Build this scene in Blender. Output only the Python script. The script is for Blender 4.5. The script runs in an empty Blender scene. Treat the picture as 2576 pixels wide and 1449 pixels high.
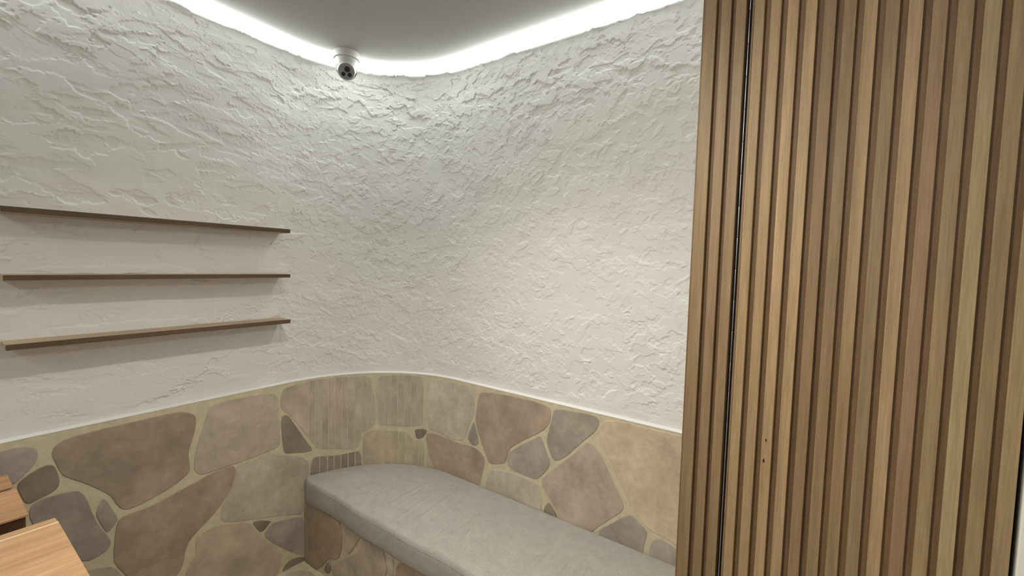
import bpy, bmesh, math, random
import numpy as np
from mathutils import Vector, Matrix

# ---------------------------------------------------------------- camera, world, light, exposure
scene = bpy.context.scene
COL = scene.collection
EYE = 1.65                                     # eye height above the floor (floor is z = 0)
cam_data = bpy.data.cameras.new('camera')
cam_data.sensor_width = 36.0
cam_data.lens = 1074.0 / 2576.0 * 36.0
cam_data.clip_start = 0.02
cam = bpy.data.objects.new('camera', cam_data)
COL.objects.link(cam)
CU_ = np.array([752.0, -39.5, 1074.0]); CU_ /= np.linalg.norm(CU_)        # wall direction u in camera axes
CV_ = np.array([-1540.0, -101.5, 1074.0]); CV_ -= CU_ * (CU_ @ CV_); CV_ /= np.linalg.norm(CV_)
CZ_ = np.cross(CU_, CV_)
if CZ_[1] > 0: CZ_ = -CZ_
B_ = np.array([CU_, CV_, CZ_])                 # rows: world axes seen from the camera (x right, y down, z forward)
right, down, fwd = B_[:, 0], B_[:, 1], B_[:, 2]
cam.matrix_world = Matrix(((right[0], -down[0], -fwd[0], 0), (right[1], -down[1], -fwd[1], 0),
                           (right[2], -down[2], -fwd[2], EYE), (0, 0, 0, 1)))
scene.camera = cam

world = bpy.data.worlds.new('world'); scene.world = world
world.use_nodes = True
world.node_tree.nodes['Background'].inputs[0].default_value = (1.0, 0.95, 0.88, 1)
world.node_tree.nodes['Background'].inputs[1].default_value = 0.02

LED_STRENGTH = 44.0                            # light strip in the ceiling cove
LED_COLOR = (0.935, 1.0, 0.965)
REAR_FILL = 0.55                                 # added fill strip along the wall behind the viewer, relative strength
TOP_FILL_POWER = 52.0
TOP_FILL_COLOR = (1.0, 0.93, 0.82)
DOOR_FILL_POWER = 60.0
BENCH_FILL_POWER = 22.0
FILL_SPOT_COLOR = (1.0, 0.945, 0.83)
vs = scene.view_settings
vs.view_transform = 'Standard'; vs.look = 'None'; vs.exposure = 0.50; vs.gamma = 1.0
vs.use_curve_mapping = False
scene.cycles.use_denoising = True
scene.cycles.max_bounces = 6
scene.cycles.diffuse_bounces = 3
scene.cycles.use_light_tree = False
scene.cycles.glossy_bounces = 2
scene.cycles.use_adaptive_sampling = True
scene.cycles.adaptive_threshold = 0.03
scene.cycles.sample_clamp_indirect = 6.0
random.seed(7)
rng = np.random.default_rng(11)

# stone outlines: colour class and corners, (path length along the wall, height relative to eye level)
WALL_STONES = {
 'A1': ('g', [(0.152, -0.674), (0.171, -0.672), (0.204, -0.668), (0.238, -0.677), (0.254, -0.692), (0.257, -0.717), (0.246, -0.746), (0.222, -0.774), (0.201, -0.795), (0.181, -0.799), (0.149, -0.796)]),
 'A2': ('d', [(0.204, -0.801), (0.224, -0.78), (0.269, -0.757), (0.289, -0.761), (0.299, -0.78), (0.307, -0.825), (0.302, -0.853), (0.281, -0.864), (0.251, -0.873), (0.233, -0.881), (0.22, -0.87), (0.21, -0.833)]),
 'A3': ('b', [(0.29, -0.712), (0.299, -0.694), (0.33, -0.676), (0.407, -0.672), (0.521, -0.67), (0.619, -0.669), (0.661, -0.67), (0.704, -0.686), (0.726, -0.706), (0.726, -0.743), (0.72, -0.782), (0.705, -0.831), (0.696, -0.869), (0.701, -0.911), (0.701, -0.945), (0.684, -0.965), (0.641, -0.988), (0.589, -1.005), (0.539, -1.018), (0.501, -1.023), (0.479, -1.017), (0.461, -0.995), (0.444, -0.947), (0.423, -0.92), (0.37, -0.862), (0.319, -0.819), (0.307, -0.794), (0.298, -0.76), (0.289, -0.729)]),
 'A4': ('g', [(0.23, -0.896), (0.251, -0.878), (0.299, -0.875), (0.341, -0.879), (0.359, -0.891), (0.375, -0.925), (0.386, -0.975), (0.398, -1.022), (0.416, -1.067), (0.434, -1.107), (0.441, -1.135), (0.429, -1.156), (0.397, -1.168), (0.368, -1.169), (0.317, -1.125), (0.266, -1.024), (0.232, -0.946)]),
 'A5': ('g', [(0.422, -0.944), (0.435, -0.97), (0.452, -1.018), (0.462, -1.047), (0.451, -1.066), (0.431, -1.087), (0.42, -1.069), (0.408, -1.033), (0.398, -1.001), (0.405, -0.972), (0.414, -0.952)]),
 'A6': ('b', [(0.464, -1.048), (0.501, -1.041), (0.563, -1.042), (0.64, -1.024), (0.7, -1.009), (0.751, -0.996), (0.811, -0.985), (0.868, -0.985), (0.884, -1.002), (0.88, -1.044), (0.863, -1.096), (0.835, -1.135), (0.803, -1.171), (0.767, -1.203), (0.726, -1.232), (0.697, -1.259), (0.681, -1.291), (0.674, -1.342), (0.665, -1.372), (0.646, -1.394), (0.608, -1.412), (0.51, -1.35), (0.478, -1.286), (0.448, -1.225), (0.445, -1.186), (0.45, -1.121), (0.457, -1.07)]),
 'A7': ('t', [(0.339, -1.191), (0.379, -1.203), (0.421, -1.219), (0.445, -1.233), (0.471, -1.285), (0.5, -1.351), (0.498, -1.465), (0.376, -1.381), (0.329, -1.267)]),
 'A8': ('t', [(0.784, -0.677), (0.808, -0.669), (0.909, -0.669), (1.019, -0.673), (1.062, -0.686), (1.081, -0.715), (1.084, -0.771), (1.088, -0.858), (1.091, -0.946), (1.084, -0.967), (1.017, -0.976), (0.907, -0.981), (0.811, -0.981), (0.752, -0.982), (0.729, -0.97), (0.715, -0.944), (0.718, -0.904), (0.73, -0.84), (0.751, -0.771), (0.769, -0.714)]),
 'A9': ('d', [(1.096, -0.821), (1.119, -0.81), (1.138, -0.825), (1.169, -0.882), (1.223, -0.979), (1.262, -1.04), (1.231, -1.044), (1.169, -1.03), (1.114, -1.015), (1.107, -0.983), (1.099, -0.901)]),
 'A10': ('t', [(0.887, -0.996), (0.933, -0.991), (0.954, -1.006), (0.968, -0.996), (1.003, -0.982), (1.046, -0.994), (1.122, -1.027), (1.192, -1.057), (1.231, -1.09), (1.242, -1.119), (1.239, -1.176), (1.231, -1.275), (1.223, -1.39), (1.121, -1.346), (0.973, -1.295), (0.878, -1.264), (0.827, -1.239), (0.818, -1.214), (0.825, -1.167), (0.841, -1.137), (0.867, -1.098), (0.883, -1.053)]),
 'A11': ('y', [(0.725, -1.253), (0.778, -1.241), (0.827, -1.251), (0.938, -1.291), (0.965, -1.346), (1.001, -1.403), (1.044, -1.466), (1.101, -1.535), (1.093, -1.584), (1.078, -1.648), (1.028, -1.675), (0.689, -1.462), (0.676, -1.406), (0.696, -1.369), (0.722, -1.328), (0.716, -1.283)]),
 'A12': ('d', [(0.952, -1.302), (1.001, -1.317), (1.045, -1.344), (1.037, -1.352), (0.997, -1.383), (0.972, -1.343)]),
 'A13': ('g', [(1.006, -1.4), (1.037, -1.364), (1.067, -1.359), (1.152, -1.38), (1.223, -1.403), (1.223, -1.62), (1.168, -1.584), (1.113, -1.529), (1.044, -1.453)]),
 'A14': ('d', [(1.097, -1.66), (1.109, -1.621), (1.144, -1.604), (1.199, -1.617), (1.247, -1.648), (1.191, -1.676), (1.12, -1.682)]),
 'B1': ('t', [(1.11, -0.675), (1.134, -0.668), (1.187, -0.664), (1.249, -0.656), (1.311, -0.656), (1.421, -0.658), (1.557, -0.663), (1.568, -0.697), (1.576, -0.741), (1.589, -0.803), (1.594, -0.856), (1.597, -0.91), (1.583, -0.954), (1.544, -0.978), (1.515, -0.993), (1.511, -1.045), (1.495, -1.075), (1.455, -1.078), (1.343, -1.056), (1.288, -1.043), (1.269, -1.017), (1.226, -0.947), (1.172, -0.858), (1.133, -0.808), (1.102, -0.78), (1.093, -0.742), (1.097, -0.703)]),
 'B2': ('t', [(1.603, -0.664), (1.709, -0.657), (1.825, -0.656), (1.867, -0.664), (1.871, -0.723), (1.87, -0.837), (1.869, -0.926), (1.849, -0.949), (1.757, -0.959), (1.635, -0.953), (1.608, -0.946), (1.607, -0.866), (1.598, -0.804), (1.589, -0.733)]),
 'B3': ('t', [(1.886, -0.669), (1.969, -0.665), (2.097, -0.666), (2.216, -0.66), (2.227, -0.681), (2.228, -0.746), (2.22, -0.814), (2.19, -0.879), (2.17, -0.934), (2.149, -0.969), (2.094, -0.983), (2.028, -0.978), (1.945, -0.963), (1.908, -0.952), (1.895, -0.896), (1.888, -0.774)]),
 'B4': ('y', [(1.523, -1.011), (1.544, -0.991), (1.585, -0.979), (1.67, -0.986), (1.758, -0.989), (1.789, -1.001), (1.803, -1.031), (1.841, -1.034), (1.873, -1.03), (1.883, -1.075), (1.886, -1.164), (1.887, -1.2), (1.761, -1.214), (1.587, -1.213), (1.525, -1.207)]),
 'B5': ('d', [(1.821, -0.968), (1.896, -0.962), (1.895, -0.985), (1.873, -1.014), (1.836, -1.028), (1.826, -1.002)]),
 'B6': ('d', [(1.253, -1.105), (1.269, -1.084), (1.296, -1.088), (1.383, -1.104), (1.455, -1.1), (1.516, -1.097), (1.519, -1.207), (1.423, -1.235), (1.296, -1.229), (1.242, -1.194)]),
 'C0': ('y', [(1.895, -1.109), (1.905, -1.112), (1.92, -1.127), (1.95, -1.166), (1.956, -1.204), (1.897, -1.198)]),
 'B7': ('b', [(1.893, -0.998), (1.907, -0.983), (1.952, -0.98), (2.003, -0.988), (2.067, -0.994), (2.145, -0.995), (2.199, -0.989), (2.242, -0.99), (2.284, -1.007), (2.305, -1.029), (2.301, -1.08), (2.283, -1.143), (2.274, -1.187), (2.119, -1.255), (1.967, -1.238), (1.935, -1.155), (1.91, -1.107), (1.899, -1.055)]),
 'C1': ('b', [(2.259, -0.691), (2.279, -0.677), (2.354, -0.666), (2.468, -0.659), (2.592, -0.658), (2.665, -0.665), (2.69, -0.674), (2.696, -0.705), (2.688, -0.743), (2.669, -0.777), (2.615, -0.82), (2.547, -0.864), (2.485, -0.911), (2.456, -0.943), (2.448, -0.98), (2.437, -1.015), (2.404, -1.029), (2.336, -1.049), (2.314, -1.01), (2.282, -0.954), (2.255, -0.896), (2.235, -0.843), (2.241, -0.784), (2.25, -0.725)]),
 'C2': ('g', [(2.225, -0.846), (2.238, -0.875), (2.256, -0.928), (2.262, -0.964), (2.226, -0.982), (2.193, -0.965), (2.185, -0.938), (2.202, -0.892)]),
 'C3': ('g', [(2.71, -0.677), (2.738, -0.666), (2.819, -0.66), (2.907, -0.657), (2.933, -0.665), (2.937, -0.691), (2.921, -0.728), (2.876, -0.774), (2.833, -0.821), (2.796, -0.866), (2.762, -0.897), (2.727, -0.918), (2.706, -0.906), (2.689, -0.874), (2.675, -0.841), (2.682, -0.796), (2.696, -0.741), (2.703, -0.704)]),
 'C4': ('g', [(2.637, -0.821), (2.645, -0.827), (2.663, -0.859), (2.681, -0.899), (2.699, -0.93), (2.692, -0.962), (2.656, -1.01), (2.627, -1.04), (2.588, -1.042), (2.517, -1.038), (2.466, -1.03), (2.446, -1.004), (2.45, -0.972), (2.468, -0.943), (2.53, -0.895), (2.599, -0.847)]),
 'C5': ('t', [(2.342, -1.08), (2.376, -1.063), (2.471, -1.052), (2.562, -1.05), (2.624, -1.057), (2.641, -1.067), (2.655, -1.107), (2.66, -1.158), (2.659, -1.203), (2.524, -1.237), (2.331, -1.217), (2.314, -1.174), (2.328, -1.112)]),
 'C6': ('d', [(2.698, -1.126), (2.719, -1.144), (2.746, -1.174), (2.748, -1.207), (2.672, -1.206), (2.672, -1.165)]),
 'C7': ('p', [(2.891, -0.784), (2.913, -0.789), (2.939, -0.812), (2.969, -0.851), (2.995, -0.897), (3.024, -0.948), (3.053, -0.991), (3.064, -1.02), (3.055, -1.044), (3.01, -1.091), (2.963, -1.139), (2.935, -1.169), (2.894, -1.222), (2.778, -1.21), (2.744, -1.157), (2.71, -1.118), (2.671, -1.079), (2.653, -1.048), (2.669, -1.013), (2.712, -0.963), (2.789, -0.889), (2.848, -0.827), (2.876, -0.791)]),
 'C8': ('s', [(2.964, -0.667), (3.045, -0.655), (3.123, -0.657), (3.208, -0.656), (3.272, -0.655), (3.397, -0.655), (3.423, -1.182), (3.275, -1.097), (3.228, -1.085), (3.179, -1.079), (3.153, -1.063), (3.12, -1.033), (3.093, -1.007), (3.072, -0.971), (3.043, -0.922), (3.007, -0.86), (2.97, -0.803), (2.94, -0.764), (2.939, -0.731), (2.948, -0.691)]),
 'C9': ('g', [(3.098, -1.041), (3.121, -1.056), (3.154, -1.079), (3.167, -1.096), (3.162, -1.121), (3.154, -1.156), (3.153, -1.203), (3.069, -1.205), (2.958, -1.193), (2.953, -1.164), (3.011, -1.114), (3.063, -1.064)]),
 'C10': ('g', [(3.187, -1.12), (3.204, -1.101), (3.234, -1.098), (3.282, -1.113), (3.34, -1.135), (3.359, -1.193), (3.286, -1.202), (3.178, -1.205), (3.177, -1.16)]),
}
BENCH_STONES = {
 'D1': ('b', [(2.184, -1.256), (1.926, -1.17), (1.859, -1.305), (1.847, -1.34), (1.839, -1.395), (1.842, -1.441), (1.858, -1.483), (1.891, -1.517), (1.924, -1.524), (1.958, -1.541), (2.002, -1.591), (2.064, -1.648), (2.12, -1.651), (2.172, -1.647), (2.184, -1.601)]),
 'D2': ('t', [(1.84, -1.258), (1.719, -1.261), (1.682, -1.303), (1.696, -1.328), (1.733, -1.376), (1.779, -1.439), (1.794, -1.446), (1.818, -1.421), (1.835, -1.384)]),
 'D3': ('p', [(1.671, -1.304), (1.589, -1.257), (1.527, -1.296), (1.513, -1.339), (1.491, -1.419), (1.585, -1.514), (1.731, -1.602), (1.89, -1.658), (1.92, -1.601), (1.916, -1.558), (1.882, -1.523), (1.763, -1.442), (1.703, -1.392), (1.681, -1.35)]),
 'D4': ('t', [(1.513, -1.295), (1.461, -1.273), (1.45, -1.335), (1.452, -1.415), (1.484, -1.43), (1.499, -1.369)]),
 'D5': ('b', [(1.434, -1.334), (1.36, -1.31), (1.271, -1.29), (1.192, -1.304), (1.212, -1.395), (1.425, -1.5), (1.439, -1.418)]),
 'D6': ('d', [(1.984, -1.591), (1.958, -1.556), (1.933, -1.558), (1.937, -1.598), (1.958, -1.623), (1.993, -1.621)]),
}

# ---------------------------------------------------------------- helpers
def link(name, me, mat=None, parent=None, smooth=False, loc=None):
    o = bpy.data.objects.new(name, me); COL.objects.link(o)
    if mat is not None and not me.materials: me.materials.append(mat)
    if smooth: me.polygons.foreach_set('use_smooth', [True] * len(me.polygons))
    if loc is not None: o.location = loc
    if parent is not None: o.parent = parent
    return o

def mesh(name, verts, faces):
    me = bpy.data.meshes.new(name); me.from_pydata([tuple(map(float, v)) for v in verts], [], faces); me.update()
    return me

def add(name, verts, faces, mat, parent=None, smooth=False):
    return link(name, mesh(name, verts, faces), mat, parent, smooth)

def tag(o, label=None, cat=None, group=None, kind=None):
    if label: o['label'] = label
    if cat: o['category'] = cat
    if group: o['group'] = group
    if kind: o['kind'] = kind
    return o

def empty(name, loc=(0, 0, 0), rz=0.0):
    o = bpy.data.objects.new(name, None); COL.objects.link(o)
    o.empty_display_size = 0.05; o.location = loc; o.rotation_euler = (0, 0, rz)
    return o

def bm_obj(name, bm, mat, parent=None, smooth=False):
    me = bpy.data.meshes.new(name); bmesh.ops.recalc_face_normals(bm, faces=bm.faces[:]); bm.to_mesh(me); bm.free()
    return link(name, me, mat, parent, smooth)

def box_bm(x0, x1, y0, y1, z0, z1, bevel=0.0, seg=2):
    bm = bmesh.new()
    bmesh.ops.create_cube(bm, size=1.0)
    for v in bm.verts:
        v.co = Vector(((x0 + x1) / 2 + v.co.x * (x1 - x0), (y0 + y1) / 2 + v.co.y * (y1 - y0), (z0 + z1) / 2 + v.co.z * (z1 - z0)))
    if bevel: bmesh.ops.bevel(bm, geom=bm.edges[:], offset=bevel, segments=seg, affect='EDGES', profile=0.6)
    return bm

def box(name, b, mat, parent=None, bevel=0.0, seg=2):
    return bm_obj(name, box_bm(*b, bevel=bevel, seg=seg), mat, parent)

def lathe_mesh(name, prof, n=48):
    verts, faces = [], []
    for r, z in prof:
        for k in range(n):
            a = 2 * math.pi * k / n; verts.append((r * math.cos(a), r * math.sin(a), z))
    for i in range(len(prof) - 1):
        for k in range(n):
            faces.append((i * n + k, i * n + (k + 1) % n, (i + 1) * n + (k + 1) % n, (i + 1) * n + k))
    faces.append(tuple(range(n - 1, -1, -1))); faces.append(tuple((len(prof) - 1) * n + k for k in range(n)))
    return mesh(name, verts, faces)

# ---------------------------------------------------------------- materials
def srgb(r, g, b):
    f = lambda c: (c / 255 / 12.92) if c / 255 <= 0.04045 else ((c / 255 + 0.055) / 1.055) ** 2.4
    return (f(r), f(g), f(b), 1)

def new_mat(name, rough=0.6, spec=0.3):
    m = bpy.data.materials.new(name); m.use_nodes = True
    nt = m.node_tree; p = nt.nodes['Principled BSDF']
    p.inputs['Roughness'].default_value = rough
    p.inputs['Specular IOR Level'].default_value = spec
    return m, nt, p

def noise(nt, vec, scale, detail=4, rough=0.55):
    n = nt.nodes.new('ShaderNodeTexNoise'); n.inputs['Scale'].default_value = scale
    n.inputs['Detail'].default_value = detail; n.inputs['Roughness'].default_value = rough
    if vec is not None: nt.links.new(vec, n.inputs['Vector'])
    return n.outputs['Fac']

def mapping(nt, vec, scale):
    n = nt.nodes.new('ShaderNodeMapping'); n.inputs['Scale'].default_value = scale
    nt.links.new(vec, n.inputs['Vector']); return n.outputs['Vector']

def ramp(nt, fac, a, b, lo=0.3, hi=0.7):
    n = nt.nodes.new('ShaderNodeValToRGB'); e = n.color_ramp.elements
    e[0].position = lo; e[0].color = a; e[1].position = hi; e[1].color = b
    nt.links.new(fac, n.inputs['Fac']); return n.outputs['Color']

def mix(nt, a, b, fac=1.0, mode='MULTIPLY'):
    n = nt.nodes.new('ShaderNodeMix'); n.data_type = 'RGBA'; n.blend_type = mode
    if isinstance(fac, float): n.inputs[0].default_value = fac
    else: nt.links.new(fac, n.inputs[0])
    for s, v in ((6, a), (7, b)):
        if isinstance(v, tuple): n.inputs[s].default_value = v
        else: nt.links.new(v, n.inputs[s])
    return n.outputs[2]

def bump(nt, p, h, strength, dist=0.002):
    n = nt.nodes.new('ShaderNodeBump'); n.inputs['Strength'].default_value = strength; n.inputs['Distance'].default_value = dist
    nt.links.new(h, n.inputs['Height']); nt.links.new(n.outputs['Normal'], p.inputs['Normal'])

def coords(nt, kind='Object', rnd=False):
    c = nt.nodes.new('ShaderNodeTexCoord').outputs[kind]
    if not rnd: return c
    oi = nt.nodes.new('ShaderNodeObjectInfo'); a = nt.nodes.new('ShaderNodeVectorMath'); a.operation = 'ADD'
    s = nt.nodes.new('ShaderNodeMath'); s.operation = 'MULTIPLY'; s.inputs[1].default_value = 37.0
    nt.links.new(oi.outputs['Random'], s.inputs[0])
    nt.links.new(c, a.inputs[0]); nt.links.new(s.outputs[0], a.inputs[1]); return a.outputs[0]

def simple(name, col, rough=0.6, spec=0.3, metal=0.0, nscale=None, namt=0.06, bstr=0.0):
    m, nt, p = new_mat(name, rough, spec)
    p.inputs['Metallic'].default_value = metal
    if nscale:
        f = noise(nt, coords(nt), nscale)
        lo = tuple(c * (1 - namt) for c in col[:3]) + (1,); hi = tuple(min(1, c * (1 + namt)) for c in col[:3]) + (1,)
        nt.links.new(ramp(nt, f, lo, hi), p.inputs['Base Color'])
        if bstr: bump(nt, p, noise(nt, coords(nt), nscale * 6), bstr)
    else: p.inputs['Base Color'].default_value = col
    return m

M_plaster = simple('white_trowelled_plaster', (0.80, 0.785, 0.755, 1), 0.62, 0.25, nscale=5, namt=0.025, bstr=0.25)
M_paint = simple('white_paint', (0.80, 0.79, 0.77, 1), 0.6, 0.25, nscale=3, namt=0.02)
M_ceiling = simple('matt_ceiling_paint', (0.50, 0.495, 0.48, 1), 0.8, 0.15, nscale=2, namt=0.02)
M_jamb = simple('cream_door_frame_paint', (0.88, 0.85, 0.78, 1), 0.45, 0.4, nscale=3, namt=0.02)
M_black = simple('dark_rubber', (0.02, 0.018, 0.018, 1), 0.7, nscale=20)
M_metal = simple('brushed_hinge_metal', (0.60, 0.59, 0.57, 1), 0.38, 0.5, 0.9, nscale=30)
M_cream = simple('cream_mortar', (0.63, 0.555, 0.39, 1), 0.85, 0.15, nscale=30, namt=0.10, bstr=0.4)
M_white_plastic = simple('white_plastic', (0.50, 0.485, 0.455, 1), 0.35, 0.45, nscale=4, namt=0.01)
M_grey_plastic = simple('grey_lens_plate', (0.23, 0.23, 0.235, 1), 0.4, 0.4, nscale=4, namt=0.01)
M_lens = simple('black_lens_glass', (0.015, 0.015, 0.018, 1), 0.12, 0.6, nscale=4, namt=0.01)
M_alu = simple('white_aluminium_channel', (0.75, 0.75, 0.74, 1), 0.4, 0.5, nscale=10, namt=0.02)

def stone_material():
    m, nt, p = new_mat('sandstone', 0.72, 0.2)
    oi = nt.nodes.new('ShaderNodeObjectInfo')
    v = coords(nt, 'Object', True)
    f1 = noise(nt, v, 7, 6, 0.65); f2 = noise(nt, v, 38, 5, 0.7)
    c = mix(nt, oi.outputs['Color'], ramp(nt, f1, (0.74, 0.72, 0.70, 1), (1.16, 1.14, 1.12, 1), 0.32, 0.68))
    c = mix(nt, c, ramp(nt, f2, (0.90, 0.89, 0.87, 1), (1.07, 1.07, 1.07, 1), 0.3, 0.7))
    nt.links.new(c, p.inputs['Base Color'])
    bump(nt, p, noise(nt, v, 60, 6, 0.7), 0.35)
    return m
M_stone = stone_material()

def wood_material(name, scale, gain=1.0):
    m, nt, p = new_mat(name, 0.5, 0.3)
    oi = nt.nodes.new('ShaderNodeObjectInfo')
    v = coords(nt, 'Object', True)
    g1 = noise(nt, mapping(nt, v, scale), 1.0, 6, 0.65)
    g2 = noise(nt, mapping(nt, v, tuple(s * 5 for s in scale)), 1.0, 4, 0.6)
    patch = noise(nt, mapping(nt, v, tuple(s * 0.16 for s in scale)), 1.0, 2, 0.5)
    c = mix(nt, oi.outputs['Color'], ramp(nt, g1, (0.80, 0.78, 0.74, 1), (1.12, 1.11, 1.10, 1), 0.3, 0.7))
    c = mix(nt, c, ramp(nt, g2, (0.88, 0.86, 0.83, 1), (1.08, 1.08, 1.08, 1), 0.35, 0.65))
    c = mix(nt, c, ramp(nt, patch, (0.86, 0.84, 0.80, 1), (1.10, 1.08, 1.05, 1), 0.35, 0.65))
    nt.links.new(c, p.inputs['Base Color'])
    bump(nt, p, g2, 0.2, 0.001)
    return m
M_wood_v = wood_material('oiled_hardwood_upright_grain', (70, 70, 3.0))
M_wood_h = wood_material('oiled_hardwood_long_grain', (3.0, 60, 60))

def fabric_material():
    m, nt, p = new_mat('grey_woven_fabric', 0.92, 0.1)
    v = coords(nt)
    f1 = noise(nt, mapping(nt, v, (420, 380, 420)), 1.0, 5, 0.75); f2 = noise(nt, mapping(nt, v, (30, 20, 30)), 1.0, 4, 0.6)
    c = ramp(nt, f1, (0.275, 0.264, 0.236, 1), (0.565, 0.545, 0.492, 1), 0.3, 0.7)
    c = mix(nt, c, ramp(nt, f2, (0.93, 0.93, 0.92, 1), (1.05, 1.05, 1.05, 1), 0.35, 0.65))
    nt.links.new(c, p.inputs['Base Color'])
    p.inputs['Sheen Weight'].default_value = 0.03
    bump(nt, p, f1, 0.35, 0.001)
    return m
M_fabric = fabric_material()

def emit_material(name, k):
    m = bpy.data.materials.new(name); m.use_nodes = True; nt = m.node_tree
    nt.nodes.remove(nt.nodes['Principled BSDF'])
    e = nt.nodes.new('ShaderNodeEmission'); e.inputs[0].default_value = LED_COLOR + (1,); e.inputs[1].default_value = LED_STRENGTH * k
    nt.links.new(e.outputs[0], nt.nodes['Material Output'].inputs[0]); return m
M_led = emit_material('led_diffuser', 1.0)
M_led2 = emit_material('led_recess_diffuser', 1.0)
M_rear_fill = emit_material('rear_fill_glow', REAR_FILL)

# ---------------------------------------------------------------- the room plan: left run, rounded corner, right run
R0, CU, CV = 0.62, 1.118, 1.571           # stone face: fillet radius and its centre
ARC = R0 * math.pi / 2
S_END = CU + ARC + CV                     # path length where the right run crosses v = 0
def path(s, off=0.0):
    """point in plan at path length s (measured on the stone face), off metres into the room; also the inward normal"""
    if s <= CU: return s, CV + R0 - off, 0.0, -1.0
    if s < CU + ARC:
        t = (s - CU) / R0
        return CU + (R0 - off) * math.sin(t), CV + (R0 - off) * math.cos(t), -math.sin(t), -math.cos(t)
    return CU + R0 - off, CV - (s - CU - ARC), -1.0, 0.0

def path_np(s, off):
    t = np.clip((s - CU) / R0, 0, math.pi / 2)
    x = CU + (R0 - off) * np.sin(t) + np.minimum(s - CU, 0)
    y = CV + (R0 - off) * np.cos(t) - np.maximum(s - CU - ARC, 0)
    return x, y

def sweep(name, prof, s_list, mat, parent=None, smooth=False, closed=True):
    """prof: list of (offset into room, z above floor) swept along the wall path"""
    verts, faces = [], []
    n = len(prof)
    for s in s_list:
        for off, z in prof:
            x, y, _, _ = path(s, off); verts.append((x, y, z))
    for i in range(len(s_list) - 1):
        for k in range(n if closed else n - 1):
            k2 = (k + 1) % n
            faces.append((i * n + k, i * n + k2, (i + 1) * n + k2, (i + 1) * n + k))
    if closed:
        faces.append(tuple(range(n))); faces.append(tuple((len(s_list) - 1) * n + k for k in reversed(range(n))))
    bm = bmesh.new(); me = mesh(name, verts, faces); bm.from_mesh(me); bpy.data.meshes.remove(me)
    return bm_obj(name, bm, mat, parent, smooth)

def s_samples(a, b, arc=40):
    mid = [CU + ARC * k / arc for k in range(arc + 1)]
    return [a] + [s for s in mid if a < s < b] + [b]

ROOM_U0, ROOM_V0 = -1.30, -1.30           # the two walls behind the camera
CEIL = EYE + 1.06
SLAB = EYE + 1.26
STONE_TOP = EYE - 0.647
PLASTER_BACK = -0.016
S0, S1 = -0.45, CU + ARC + 1.50           # finely trowelled part of the wall (s range)

# ---------------------------------------------------------------- plaster wall
def fft_noise(shape, cell, lam, seed):
    r = np.random.default_rng(seed).standard_normal(shape)
    fz = np.fft.fftfreq(shape[0], cell)[:, None]; fs = np.fft.rfftfreq(shape[1], cell)[None, :]
    f = np.sqrt(fz ** 2 + fs ** 2) * lam
    n = np.fft.irfft2(np.fft.rfft2(r) * np.exp(-(f ** 2)) , s=shape)
    return n / n.std()

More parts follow.
